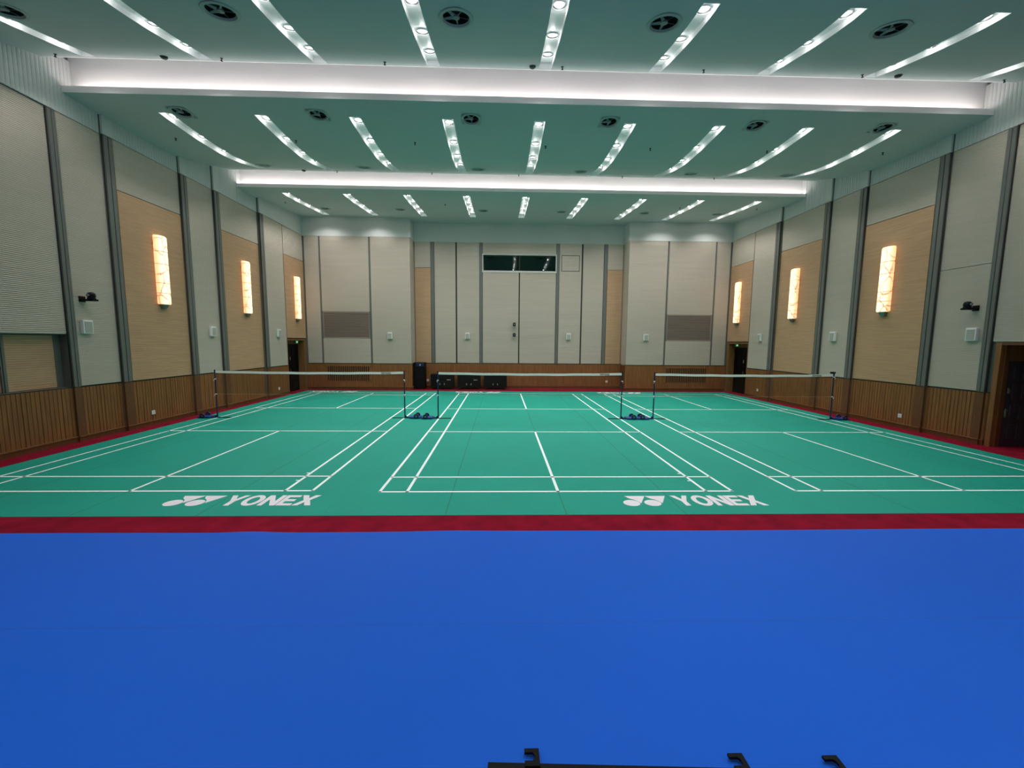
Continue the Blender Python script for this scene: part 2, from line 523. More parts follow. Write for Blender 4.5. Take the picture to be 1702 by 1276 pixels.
# door recesses at the far ends of the side walls
def far_door(s):
    nm = 'left' if s < 0 else 'right'
    X = BX[5]; R = .30
    fr = side_frame(s, X+R)
    d = MB(); d.box(13.03, 14.66, -.05, .0, .0, 2.36, 'doorblack', fr)
    t = d.build('door_1' if s < 0 else 'door_2')
    struct(t, f'black double door in a timber recess at the far end of the {nm} wall', 'door')
    # leaf joint and panel beads
    b = MB()
    for a0, a1 in ((13.06, 13.83), (13.86, 14.63)):
        for z0, z1 in ((.15, .95), (1.1, 2.2)):
            for q in ((a0+.1, a1-.1, z0, z0+.03), (a0+.1, a1-.1, z1-.03, z1), (a0+.1, a0+.13, z0, z1), (a1-.13, a1-.1, z0, z1)):
                b.box(q[0], q[1], 0, .012, q[2], q[3], 'doorblack', fr)
    b.build('leaf_moulding', t)
    for z in (1.05, 1.62):
        h = MB(); h.box(13.74, 13.8, 0, .03, z-.05, z+.1, 'chrome', fr); h.tube(fr(13.77, .05, z), fr(13.68, .05, z), .012, 'chrome', 8); h.build('door_handle', t)
    j = MB()
    j.box(12.98, 13.03, -.05, R+.02, 0, ALC-.02, 'jamb', fr)
    j.box(14.66, 14.72, -.05, R+.02, 0, ALC-.02, 'jamb', fr)
    j.box(14.72, 14.84, R-.05, R+.03, 0, ALC-.02, 'jamb', fr)
    j.box(13.03, 14.66, -.05, .03, 2.36, ALC-.02, 'wood', fr)
    j.box(13.03, 14.66, R-.05, R+.02, ALC-.1, ALC-.02, 'jamb', fr)
    j.build('door_frame', t)
    b = MB(); b.box(12.95, 14.8, -.10, -.05, 0, 2.75, 'dark', fr)
    b.build('door_backing', t)
    # exit sign over the door
    e = thing('exit_sign', f'small green lit exit sign above the black door at the far {nm} corner', 'exit sign', fr(13.86, R+.0, 2.47), 'exit signs over the far doors')
    q = MB(); q.box(0, .05, -.18, .18, -.075, .075, 'black', lambda a, b_, c: (-s*a, b_, c))
    q.build('sign_box', e)
    q = MB(); q.box(.05, .055, -.165, .165, -.062, .062, 'exitgreen', lambda a, b_, c: (-s*a, b_, c)); q.build('sign_face', e)
    q = MB()
    g = lambda pts: q.prism([(-s*.0555, y, z) for y, z in pts], (-s*.003, 0, 0), 'exitwhite')
    g([(.0+.012*math.cos(k*PI/5), .042+.012*math.sin(k*PI/5)) for k in range(10)])
    g([(-.02, .025), (.015, .028), (.022, -.005), (-.004, -.01)])
    g([(-.004, -.008), (.022, -.004), (.05, -.045), (.03, -.05)])
    g([(-.004, -.008), (.014, -.01), (-.03, -.05), (-.052, -.046)])
    g([(-.02, .025), (-.05, .0), (-.042, -.008), (-.012, .012)])
    g([(.015, .028), (.05, .01), (.046, -.002), (.012, .012)])
    q.build('running_figure', e)
    return t
far_door(-1); far_door(1)

# near right alcove with the panelled door
def near_door():
    X = BX[0]; Y = 3.08
    st = MB()
    st.box(X+.02, 12.75, Y+.06, Y+.2, 0, ALC, 'wood')              # return wall of the alcove
    st.box(12.6, 12.75, .9, Y+.06, 0, ALC, 'wood')
    st.box(X+.36, 12.75, .9, Y+.2, ALC, ALC+.15, 'dark')
    struct(st.build('wall_alcove'), 'timber lined alcove in the right wall around the dark panelled door', 'wall')
    d = MB(); x0, x1 = 11.63, 12.5
    d.box(x0, x1, Y-.01, Y+.05, .012, 2.16, 'doorpurple')
    o = struct(d.build('door_3'), 'dark panelled door with chrome lock at the right edge', 'door')
    fr = lambda u, dd, z: (u, Y-.01-dd, z)
    b = MB()
    for c in (0, 1, 2):
        for r, (z0, z1) in enumerate(((.16, .60), (.70, 1.10), (1.20, 1.62), (1.70, 2.06))):
            u0 = x0+.12+c*.25; u1 = u0+.19
            b.box(u0, u1, 0, .008, z0, z1, 'doorpurple', fr)
            b.cbox(u0+.03, u1-.03, .0, .022, z0+.03, z1-.03, .01, 'doorpurple', fr)
    b.build('raised_panels', o)
    h = MB(); h.cbox(x0+.035, x0+.085, 0, .02, .76, .98, .006, 'chrome', fr); h.path([fr(x0+.06, .02, .93), fr(x0+.06, .06, .93), fr(x0-.04+.06+.0-.07, .06, .93)], .01, 'chrome'); h.build('door_handle', o)
    h = MB(); h.cbox(x0+.04, x0+.10, 0, .02, 1.36, 1.5, .006, 'chrome', fr); h.path([fr(x0+.07, .02, 1.44), fr(x0+.07, .05, 1.44), fr(x0+.0, .05, 1.43)], .009, 'chrome'); h.build('door_lock', o)
    j = MB()
    j.box(X-.04, X+.05, Y+.02, Y+.13, 0, ALC-.01, 'wood')
    j.box(X+.05, x0-.01, Y-.02, Y+.06, 0, ALC-.01, 'wood_dark')
    j.box(x1+.01, x1+.1, Y-.02, Y+.06, 0, ALC-.01, 'wood_dark')
    j.box(x0-.01, x1+.01, Y, Y+.06, 2.17, ALC-.01, 'jamb')
    j.box(X-.03, X+.05, .9, Y+.02, ALC-.07, ALC-.005, 'wood_dark')
    j.build('door_frame', o)
    c = MB(); c.box(12.05, 12.45, Y-.07, Y, 2.2, 2.27, 'black'); c.build('door_closer', o)
near_door()

# ------------------------------------------------------------------ far wall
def far_wall():
    b = MB()
    b.box(-11.45, -XBAY, YB, YB+.3, 0, ZTOP, 'pilaster'); b.box(XBAY, 11.45, YB, YB+.3, 0, ZTOP, 'pilaster')
    b.box(-XBAY, -XBAY-.3, YB+.3, YC, 0, ZTOP, 'panel'); b.box(XBAY, XBAY+.3, YB+.3, YC, 0, ZTOP, 'panel')
    zb0, zb1, xb = 6.35, 7.17, 1.95        # booth window opening
    for (x0, x1, z0, z1) in ((-6, -xb, 0, ZTOP), (xb, 6, 0, ZTOP), (-xb, xb, 0, zb0), (-xb, xb, zb1, ZTOP)):
        b.box(x0, x1, YC, YC+.3, z0, z1, 'pilaster')
    W = struct(b.build('wall_far'), 'far end wall of pale grooved panels with a recessed centre', 'wall')
    fb, fc = far_frame(YB), far_frame(YC)
    def grey(fr, u0, u1, z0, z1): q = MB(); slats_h(q, fr, u0, u1, z0, z1, .045, 'panel'); q.build('acoustic_panel', W)
    def tim(fr, u0, u1, z0, z1): q = MB(); slats_h(q, fr, u0, u1, z0, z1, .045, 'timber', .05, .007, .006); q.build('timber_panel', W)
    def strip(fr, u0, u1, m='groove', z0=ZW, z1=ZP, d=.02): q = MB(); q.box(u0, u1, 0, d, z0, z1, m, fr); q.build('pilaster_strip', W)
    for sgn in (-1, 1):
        def R(a, c): return (min(sgn*a, sgn*c), max(sgn*a, sgn*c))
        grey(fb, *R(10.27, 10.98), ZW+.01, ZP)
        strip(fb, *R(10.20, 10.25), 'pilaster', d=.03)
        grey(fb, *R(7.76, 10.18), 4.05, ZP); grey(fb, *R(7.76, 10.18), ZW+.01, 2.66)
        strip(fb, *R(7.68, 7.73), 'pilaster', d=.03)
        grey(fb, *R(XBAY-.0, 7.66), ZW+.01, ZP)
        # centre
        tim(fc, *R(4.77, 5.60), ZW+.01, 6.45); grey(fc, *R(4.77, 5.60), 6.47, ZP)
        strip(fc, *R(4.58, 4.74), 'pilaster', d=.06)
        grey(fc, *R(3.44, 4.55), ZW+.01, ZP)
        strip(fc, *R(3.37, 3.41), 'groove')
        strip(fc, *R(2.00, 2.13), 'pilaster', d=.06)
        grey(fc, *R(2.16, 3.35), ZW+.01, ZP)
        for z0, z1 in ((ZW+.01, 6.27),): grey(fc, *R(.035, 1.97), z0, z1)
        # wainscot
        q = MB(); slats_v(q, fb, *R(XBAY-.04, 7.74), .14, ZW-.025, .035, 'wood'); slats_v(q, fb, *R(10.16, 11.05), .14, ZW-.025, .035, 'wood')
        q.box(*R(7.74, 10.16), 0, .035, .14, .42, 'wood', fb); q.box(*R(7.74, 10.16), 0, .035, 1.25, ZW-.025, 'wood', fb)
        q.box(*R(XBAY-.04, 11.05), 0, .02, ZW-.025, ZW, 'groove', fb); q.build('wainscot', W)
        fret = lambda u, d, z, sg=sgn: (sg*(XBAY-d), u, z)
        q = MB(); slats_v(q, fret, YB-.03, YC, .14, ZW-.025, .035, 'wood_dark'); q.build('wainscot', W)
        q = MB(); slats_h(q, fret, YB-.04, YC, ZW+.01, ZP, .04, 'panel'); q.build('acoustic_panel', W)
        # friezes
        q = MB(); q.box(*R(XBAY-.06, 11.2), 0, .06, ZP+.0, ZTOP-.1, 'frieze', fb); q.box(YB, YC, 0, .06, ZP, ZTOP-.1, 'frieze', fret); q.build('frieze', W)
    strip(fc, -.03, .03, 'groove')
    grey(fc, -1.97, 1.97, 7.24, ZP)
    q = MB(); slats_v(q, fc, -XBAY+.04, XBAY-.04, .14, ZW-.025, .035, 'wood'); q.box(-XBAY, XBAY, 0, .02, ZW-.025, ZW, 'groove', fc); q.build('wainscot', W)
    q = MB(); q.box(-XBAY, XBAY, 0, .06, ZP, ZTOP-.1, 'frieze', fc); q.build('frieze', W)
    q = MB()
    for z0, z1, u0, u1 in ((6.36, 6.38, 2.26, 3.24), (7.18, 7.2, 2.26, 3.24), (6.36, 7.2, 2.26, 2.285), (6.36, 7.2, 3.215, 3.24)):
        q.box(u0, u1, .04, .05, z0, z1, 'groove', fc)
    q.build('hatch_outline', W)
    bb = MB()
    for x0, x1, fr in ((-11.05, -XBAY+.05, fb), (XBAY-.05, 11.05, fb), (-XBAY, XBAY, fc)):
        bb.box(x0, x1, 0, .055, 0, .125, 'wood_dark', fr); bb.box(x0, x1, 0, .075, .125, .15, 'jamb', fr)
    for sg in (-1, 1):
        f = lambda u, d, z: (sg*(XBAY-d), u, z)
        bb.box(YB-.05, YC, 0, .055, 0, .125, 'wood_dark', f); bb.box(YB-.05, YC, 0, .075, .125, .15, 'jamb', f)
    struct(bb.build('baseboard_far'), 'dark timber skirting along the far wall', 'skirting')
    # booth window
    b = MB(); x0, x1, z0, z1 = -1.95, 1.95, 6.35, 7.17
    for q in ((x0, x1, z0-.09, z0), (x0, x1, z1, z1+.06), (x0-.06, x0, z0-.09, z1+.06), (x1, x1+.06, z0-.09, z1+.06)):
        b.box(q[0], q[1], -.05, .06, q[2], q[3], 'frame', fc)
    o = struct(b.build('window_1'), 'long dark control booth window high on the far wall', 'window')
    b = MB(); b.box(x0, x1, -.03, -.02, z0, z1, 'glass', fc); b.build('window_pane', o)
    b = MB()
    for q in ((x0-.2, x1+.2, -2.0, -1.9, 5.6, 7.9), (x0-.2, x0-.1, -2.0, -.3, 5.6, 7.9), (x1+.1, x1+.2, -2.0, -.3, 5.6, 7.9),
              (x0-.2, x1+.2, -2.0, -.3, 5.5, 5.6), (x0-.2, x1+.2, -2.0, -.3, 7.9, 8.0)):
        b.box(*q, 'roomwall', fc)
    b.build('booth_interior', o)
    return W
WF = far_wall()

# louvre vents and wainscot grilles of the two far bays
for sg, nm in ((-1, 'left'), (1, 'right')):
    fr = far_frame(YB)
    x0, x1 = min(sg*7.78, sg*10.16), max(sg*7.78, sg*10.16)
    t = thing('louvre_vent', f'grey-brown horizontal louvre vent between pale panels in the far {nm} bay', 'vent', ((x0+x1)/2, YB, 3.36), 'wall louvres in the far bays')
    L = lambda u, d, z: (u, -d, z)
    h = (x1-x0)/2
    b = MB(); b.box(-h, h, .0, .008, -.68, .68, 'dark', L); b.build('backing', t)
    b = MB()
    for q in ((-h, h, -.69, -.65), (-h, h, .65, .69), (-h, -h+.03, -.69, .69), (h-.03, h, -.69, .69)): b.box(q[0], q[1], 0, .05, q[2], q[3], 'louvre', L)
    b.build('frame', t)
    n = 22
    for k in range(n):
        z = -.63+k*(1.26/(n-1))
        b = MB(); b.hexa([L(-h+.03, .012, z+.012), L(h-.03, .012, z+.012), L(h-.03, .05, z-.014), L(-h+.03, .05, z-.014),
                          L(-h+.03, .012, z+.022), L(h-.03, .012, z+.022), L(h-.03, .05, z+.012), L(-h+.03, .05, z+.012)], 'louvre')
        b.build('slat', t)
    t = thing('wainscot_grille', f'timber grille of dark vertical slots set in the wainscot of the far {nm} bay', 'grille', (sg*8.95, YB, .835), 'wainscot grilles in the far bays')
    b = MB(); b.box(-1.21, 1.21, .0, .006, -.41, .41, 'dark', L); b.build('backing', t)
    b = MB()
    for q in ((-1.21, 1.21, -.42, -.39), (-1.21, 1.21, .38, .415), (-1.21, -1.12, -.42, .415), (1.12, 1.21, -.42, .415)): b.box(q[0], q[1], 0, .04, q[2], q[3], 'wood', L)
    b.build('frame', t)
    for k in range(23):
        u = -1.08+k*(2.16/22)
        b = MB(); b.box(u-.02, u+.02, .006, .04, -.39, .38, 'wood', L); b.build('slat', t)

# ------------------------------------------------------------------ ceiling
TT = [0, .5, 1, 1.5, 2, 2.5, 3, 3.5, 4.2, 4.6, 5, 5.4, 5.75]
def interp(x, xs, ys):
    if x <= xs[0]: return ys[0]
    for a, b, c, d in zip(xs[:-1], xs[1:], ys[:-1], ys[1:]):
        if x <= b: return c+(d-c)*(x-a)/(b-a)
    return ys[-1]
_T = [0, 1, 2, 3, 3.5, 4.2, 5, 5.75]; _Z = [8.33, 8.275, 8.255, 8.29, 8.34, 8.48, 8.67, 8.87]
_T3 = [0, .4, 1.57, 3.5, 4.4, 6.4]; _Z3 = [8.40, 8.37, 8.43, 8.62, 8.71, 8.80]
def smooth(f):       # light smoothing of the piecewise profile
    return lambda y: sum(f(y+d) for d in (-.3, -.15, 0, .15, .3))/5
zS1 = smooth(lambda y: interp(y+2.25, _T, _Z) if y < 3.5 else 8.87+(y-3.5)*.26)
zS2 = smooth(lambda y: interp(y-3.85, _T, _Z) if y < 9.6 else 8.87+(y-9.6)*.26)
zS3 = smooth(lambda y: interp(y-9.95, _T3, _Z3))

class Sec: pass
SECS = []
def section(name, lab, f, y0, y1, xs, sy, vents, vr, small, lip):
    """one curved ceiling bay, with slots for its light strips and round holes for its air vents"""
    S = Sec(); S.f = f; S.xs = xs; S.sy = sy; S.vents = vents; S.vr = vr
    HW = .145; E = 11.6
    bx = {-E, E}
    for x in xs: bx |= {x-HW, x+HW}
    vc = vr*1.25
    for vx, _ in vents: bx |= {vx-vc, vx+vc}
    X = []
    for q in sorted(bx):
        if not X or q-X[-1] > .004: X.append(q)
    base = [y0]; y = math.ceil(y0*4)/4
    while y < y1-.02:
        if y > y0+.02: base.append(round(y, 3))
        y += .25
    base.append(y1)
    mb = MB()
    def P(x, y): return (x, y, f(y))
    for xa, xb in zip(X[:-1], X[1:]):
        xm = (xa+xb)/2
        inx = any(abs(xm-x) < HW for x in xs)
        vs_ = [v for v in vents if abs(v[0]-xm) < vc*.999]
        Y = list(base)
        if inx: Y = [q for q in Y if min(abs(q-sy[0]), abs(q-sy[1])) > .01]+list(sy)
        for _, vy in vs_:
            Y = [q for q in Y if not (vy-vc-.01 < q < vy+vc+.01)]+[vy-vc, vy+vc]
        Y.sort()
        for ya, yb in zip(Y[:-1], Y[1:]):
            ym = (ya+yb)/2
            if inx and sy[0] < ym < sy[1]: continue
            hit = [v for v in vs_ if abs(v[1]-ym) < vc*.5]
            if hit:
                vx, vy = hit[0]; n = 32
                sq, ci = [], []
                for k in range(n):
                    a = 2*PI*k/n+PI/4; c, s_ = math.cos(a), math.sin(a); m_ = max(abs(c), abs(s_))
                    sq.append(P(vx+vc*c/m_, vy+vc*s_/m_)); ci.append(P(vx+vr*c, vy+vr*s_))
                mb.add(sq+ci, [(k, (k+1) % n, n+(k+1) % n, n+k) for k in range(n)], 'ceiling')
            else:
                mb.quad(P(xa, ya), P(xb, ya), P(xb, yb), P(xa, yb), 'ceiling')
    z1 = f(y1)
    if lip is not None:      # upstand lip of the cove at the near edge, then the far edge chamfer
        z0 = f(y0); mb.quad((-E, y0, z0), (E, y0, z0), (E, y0, z0+lip), (-E, y0, z0+lip), 'cove')
        mb.quad((-E, y0, z0+lip), (E, y0, z0+lip), (E, y0+.05, z0+lip), (-E, y0+.05, z0+lip), 'cove')
        mb.quad((-E, y0+.05, z0+lip), (E, y0+.05, z0+lip), (E, y0+.05, z0+.03), (-E, y0+.05, z0+.03), 'cove')
        mb.quad((-E, y0+.05, z0+.03), (E, y0+.05, z0+.03), (E, y0+.26, z0+.03), (-E, y0+.26, z0+.03), 'cove')
        mb.quad((-E, y0+.26, z0+.03), (E, y0+.26, z0+.03), (E, y0+.26, ZTOP), (-E, y0+.26, ZTOP), 'cove')
    if name != 'ceiling_back':
        mb.quad((-E, y1, z1), (E, y1, z1), (E, y1+.09, z1+.045), (-E, y1+.09, z1+.045), 'channel')
        mb.quad((-E, y1+.09, z1+.045), (E, y1+.09, z1+.045), (E, y1+.09, z1+.16), (-E, y1+.09, z1+.16), 'channel')
    o = mb.build(name)
    struct(o, lab, 'ceiling'); SECS.append(S); S.o = o
    return S
S1 = section('ceiling', 'near curved white ceiling bay above the front of the courts', zS1, -2.25, 3.46,
             [k*2.565 for k in range(-4, 5)], (.73, 3.40), [(-9.9, 1.47), (-6.02, 1.33), (-1.83, 1.31), (1.96, 1.28), (6.2, 1.27), (9.95, 1.3)], .245, None, None)
S2 = section('ceiling_middle', 'middle curved white ceiling bay between the two glowing coves', zS2, 3.85, 9.52,
             [k*2.4 for k in range(-4, 5)], (4.58, 8.98),
             [(-9.15, 4.55), (-5.7, 4.52), (-1.79, 4.55), (1.81, 4.54), (5.71, 4.55), (9.15, 4.52),
              (-9.20, 8.30), (-5.78, 8.30), (-1.81, 8.26), (1.80, 8.28), (5.72, 8.30), (9.2, 8.25)], .20, None, .145)
S3 = section('ceiling_back', 'far curved white ceiling bay above the end wall', zS3, 9.95, 16.0,
             [k*2.4 for k in range(-4, 5)], (10.5, 14.4),
             [(-9.1, 13.0), (-5.65, 12.95), (-1.83, 12.9), (1.79, 12.87), (5.66, 12.84), (9.08, 12.82)], .19, None, .125)
# closing slab above everything, ceiling above the stage and the wall behind the camera
mb = MB(); mb.box(-11.9, 11.9, YBACK, 16.2, ZTOP+.01, ZTOP+.2, 'ceiling'); struct(mb.build('ceiling_slab'), 'slab above the hanging ceiling', 'ceiling')
mb = MB(); mb.box(-11.6, 11.6, YBACK, -2.252, 8.33, 8.45, 'ceiling'); struct(mb.build('ceiling_stage'), 'flat white ceiling over the stage', 'ceiling')
mb = MB(); mb.box(-11.9, 11.9, YBACK-.2, YBACK, 0, ZTOP, 'panel'); struct(mb.build('wall_near'), 'pale wall behind the stage', 'wall')

# cove lights
def cove(y0, z0, lab):
    t = thing('cove_light', lab, 'cove light', (0, y0+.11, z0+.105), 'cove lights across the ceiling')
    b = MB(); b.box(-11.19, 11.19, -.02, .02, 0, .012, 'white'); b.build('led_channel', t)
    b = MB()
    for k in range(12): b.box(-10.6+k*1.92, -10.57+k*1.92, -.015, .015, -.075, 0, 'white')
    b.build('bracket', t)
    b = MB(); b.box(-11.18, 11.18, -.012, .012, .012, .016, 'led'); b.build('led_tape', t)
    for k in range(6):
        L = bpy.data.lights.new('cove_lamp', 'AREA'); L.shape = 'RECTANGLE'; L.size = 3.72; L.size_y = .04
        L.energy = COVE_W/6; L.color = COVE_COL
        lo = bpy.data.objects.new('cove_lamp', L); COL.objects.link(lo); lo.parent = t
        lo.location = (-9.325+k*3.73, 0, .03); lo.rotation_euler = (PI, 0, 0)
cove(3.85, zS2(3.85), 'long pinkish white cove light in the front ceiling trough')
cove(9.95, zS3(9.95), 'long pinkish white cove light in the rear ceiling trough')

# light strips: a recessed white channel with its downlights
def downlight(parent, x, y, z, tilt, energy=None, spread=112):
    b = MB(); b.lathe([(.115, -.012), (.118, -.004), (.115, 0)], (0, 0, 0), 'channel', 24, cap=False)
    b.lathe([(.112, -.008), (.085, .03), (.06, .05)], (0, 0, 0), 'reflector', 24, cap=False)
    o = b.build('downlight', parent, smooth=True); o.location = (x, y, z); o.rotation_euler = (tilt, 0, 0)
    for dx in (-.035, .035):
        b = MB(); b.lathe([(.012, .045), (.028, .03), (.028, .0), (.012, -.012)], (dx, 0, 0), 'bulb', 12)
        b.build('bulb', o, smooth=True)
    L = bpy.data.lights.new('downlight_lamp', 'SPOT'); L.shadow_soft_size = .05
    L.energy = energy or LAMP_W; L.color = LAMP_COL; L.spot_size = math.radians(spread); L.spot_blend = .55
    lo = bpy.data.objects.new('downlight_lamp', L); COL.objects.link(lo); lo.parent = o
    lo.location = (0, 0, -.03)
    L = bpy.data.lights.new('bulb_glow', 'POINT'); L.energy = GLOW_W; L.color = LAMP_COL; L.shadow_soft_size = .03
    lo = bpy.data.objects.new('bulb_glow', L); COL.objects.link(lo); lo.parent = o; lo.location = (0, 0, -.07)
    return o
DEP = .11
def strip(S, x, lab, lamps, grp):
    f = S.f; y0, y1 = S.sy; HW = .145
    t = thing('light_strip', lab, 'ceiling light', (x, y0, f(y0)), grp)
    zb = f(y0); b = MB(); n = 16
    pr = [(y0+(y1-y0)*i/n) for i in range(n+1)]
    prof = [(-HW, 0), (-HW+.004, DEP), (HW-.004, DEP), (HW, 0)]
    vs = []
    for y in pr:
        for px, pz in prof: vs.append((px, y-y0, f(y)-zb+pz))
    fs = []
    for i in range(n):
        for k in range(3): fs.append((4*i+k, 4*i+k+1, 4*i+k+5, 4*i+k+4))
    fs += [(0, 1, 2, 3), (4*n, 4*n+1, 4*n+2, 4*n+3)]
    b.add(vs, fs, 'channel'); b.build('channel', t)
    for ly in lamps:
        tilt = math.atan((f(ly+.1)-f(ly-.1))/.2)
        downlight(t, 0, ly-y0, f(ly)-zb+DEP-.01, tilt, *((LAMP_W*1.3, 126) if S is S3 else ((LAMP_W*.9,) if S is S1 else ())))
    return t
for S, lamps, nm in ((S1, (1.03, 2.0, 2.87), 'near'), (S2, (4.9, 5.97, 6.95, 7.95), 'middle'), (S3, (10.85, 11.75, 12.75, 13.75), 'far')):
    for i, x in enumerate(S.xs):
        strip(S, x, f'{ordn(i, 9)} recessed light strip of nine, {nm} ceiling bay', lamps, f'recessed light strips in the {nm} ceiling bay')
# unseen fill lamps added over the stage to brighten the blue mat
for i, x in enumerate((-5.2, .4, 6.0)):
    for j, y in enumerate((-3.6, -6.6)):
        t = thing('stage_fill_lamp', f'{ordn(i, 3)} added unseen fill lamp in the {"front" if j == 0 else "rear"} row over the stage', 'ceiling light', (x, y, 8.325), 'added fill lamps over the stage')
        downlight(t, 0, 0, 0, 0, LAMP_W*5.4)

# round air vents
def vent(S, vx, vy, r, lab, grp):
    f = S.f; tilt = math.atan((f(vy+.1)-f(vy-.1))/.2)
    t = thing('ceiling_vent', lab, 'air vent', (vx, vy, f(vy)), grp, (tilt, 0, 0))
    b = MB(); b.lathe([(r*1.28, 0), (r*1.26, -.012), (r*1.04, -.018), (r*.96, .02)], (0, 0, 0), 'ventgrey', 32, cap=False); b.build('ring', t, smooth=True)
    b = MB(); b.lathe([(r*.96, .02), (r*.9, .16), (.01, .17)], (0, 0, 0), 'ventdark', 32, cap=False); b.build('throat', t, smooth=True)
    b = MB(); b.lathe([(.004, -.012), (r*.26, .0), (r*.26, .03), (.004, .05)], (0, 0, 0), 'ventblade', 16, cap=False); b.build('hub', t, smooth=True)
    for k in range(5):
        a = 2*PI*k/5+.3
        ca, sa = math.cos(a), math.sin(a)
        q = MB(); wv = .028
        pts = [(r*.2, -wv*.9, .0), (r*.95, -wv*.35, .012), (r*.95, wv*.35, .03), (r*.2, wv*.9, .03)]
        q.prism([(px*ca-py*sa, px*sa+py*ca, pz) for px, py, pz in pts], (0, 0, .008), 'ventblade')
        q.build('blade', t)
for i, (vx, vy) in enumerate(S1.vents): vent(S1, vx, vy, .245, f'{ordn(i, 6)} round air vent of six, near ceiling bay', 'round air vents in the near ceiling bay')
for i, (vx, vy) in enumerate(S2.vents[:6]): vent(S2, vx, vy, .20, f'{ordn(i, 6)} round air vent in the middle bay, front row', 'round air vents in the middle ceiling bay')
for i, (vx, vy) in enumerate(S2.vents[6:]): vent(S2, vx, vy, .20, f'{ordn(i, 6)} round air vent in the middle bay, rear row', 'round air vents in the middle ceiling bay')
for i, (vx, vy) in enumerate(S3.vents): vent(S3, vx, vy, .19, f'{ordn(i, 6)} round air vent of six, far ceiling bay', 'round air vents in the far ceiling bay')

# sprinklers and detectors
def sprinkler(f, x, y, lab, grp):
    b = MB(); z = f(y)
    b.lathe([(.03, .004), (.032, -.006), (.012, -.01), (.012, -.05), (.026, -.056), (.026, -.062), (.01, -.066)], (0, 0, 0), 'sprink', 10)
    o = b.build('sprinkler_head', loc=(x, y, z)); tag(o, lab, 'sprinkler', grp)
spr = [(zS1, 'at the near bay\'s far edge', [(-10.9, 3.3), (-7.27, 3.28), (-3.64, 3.25), (.38, 3.24), (3.63, 3.2), (7.39, 3.23), (10.9, 3.3)]),
       (zS2, 'in the middle bay\'s mid row', [(-10.31, 5.87), (-6.91, 5.85), (-3.5, 5.81), (.29, 5.86), (3.39, 5.86), (6.9, 5.86), (10.39, 5.81)]),
       (zS2, 'at the middle bay\'s rear edge', [(-7.06, 9.25), (-3.58, 9.25), (-.35, 9.25), (3.54, 9.22), (6.98, 9.1)]),
       (zS3, 'in the far ceiling bay', [(-10.3, 11.85), (-3.42, 11.7), (6.8, 11.6), (10.2, 11.58)])]
for f, wh, pts in spr:
    for i, (x, y) in enumerate(pts): sprinkler(f, x, y, f'{ordn(i, len(pts))} small sprinkler head {wh}', 'sprinkler heads on the ceiling')
def detector(f, x, y, lab):
    b = MB(); b.lathe([(.075, .004), (.075, -.02), (.05, -.045), (.02, -.05)], (0, 0, 0), 'sprink', 16)
    tag(b.build('smoke_detector', loc=(x, y, f(y)), smooth=True), lab, 'smoke detector', 'smoke detectors on the ceiling')
for x, y, f, lab in ((-8.53, 3.28, zS1, 'leftmost dark smoke detector by the front cove edge'), (-.3, 3.25, zS1, 'middle dark smoke detector by the front cove edge'),
                     (8.22, 3.2, zS1, 'rightmost dark smoke detector by the front cove edge'), (-8.25, 9.2, zS2, 'dark smoke detector at the left end of the rear cove edge')):
    detector(f, x, y, lab)

# ------------------------------------------------------------------ wall sconces
def sconce(s, y, i, lab):
    X = BX[i]-.045
    t = thing('wall_sconce', lab, 'wall lamp', (s*X, y, 3.6), 'alabaster wall sconces')
    g = lambda d, u, z: (-s*d, u, z)
    b = MB(); b.box(0, .03, -.17, .17, .06, 1.96, 'steel', g); b.build('back_plate', t)
    # shallow half round alabaster shade
    n = 12; prof = []
    for k in range(n+1):
        a = PI*k/n; prof.append((.03+.17*math.sin(a)**.7, .205*math.cos(a)))
    zs = [(0, .86), (.025, 1), (1.98, 1), (2.02, .86)]
    vs = []
    for z, k in zs:
        for d, u in prof: vs.append(g(.03+(d-.03)*k, u*k, z))
    m = n+1; fs = []
    for r in range(3):
        for k in range(n): fs.append((r*m+k, r*m+k+1, (r+1)*m+k+1, (r+1)*m+k))
        fs.append((r*m+n, r*m, (r+1)*m, (r+1)*m+n))
    fs += [tuple(range(m-1, -1, -1)), tuple(range(3*m, 4*m))]
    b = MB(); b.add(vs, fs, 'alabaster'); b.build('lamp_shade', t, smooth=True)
    for z in ((.32, .62, 1.18, 1.55)[k] for k in range(4)):
        b = MB()
        for k in range(n):
            (d0, u0), (d1, u1) = prof[k], prof[k+1]
            b.hexa([g(d0, u0, z), g(d1, u1, z), g(d1+.006, u1*1.02, z), g(d0+.006, u0*1.02, z), g(d0, u0, z+.012), g(d1, u1, z+.012), g(d1+.006, u1*1.02, z+.012), g(d0+.006, u0*1.02, z+.012)], 'cord')
        b.build('band', t)
    b = MB(); b.hexa([g(.03, -.05, -.14), g(.08, -.05, -.14), g(.08, .05, -.14), g(.03, .05, -.14), g(.0, -.12, 0), g(.13, -.12, 0), g(.13, .12, 0), g(.0, .12, 0)], 'steel')
    b.box(0, .03, -.06, .06, -.14, .06, 'steel', g); b.build('finial', t)
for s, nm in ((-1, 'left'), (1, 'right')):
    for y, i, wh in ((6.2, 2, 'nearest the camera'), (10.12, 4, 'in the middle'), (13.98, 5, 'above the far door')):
        sconce(s, y, i, f'tall glowing alabaster wall sconce on the {nm} wall, {wh}')

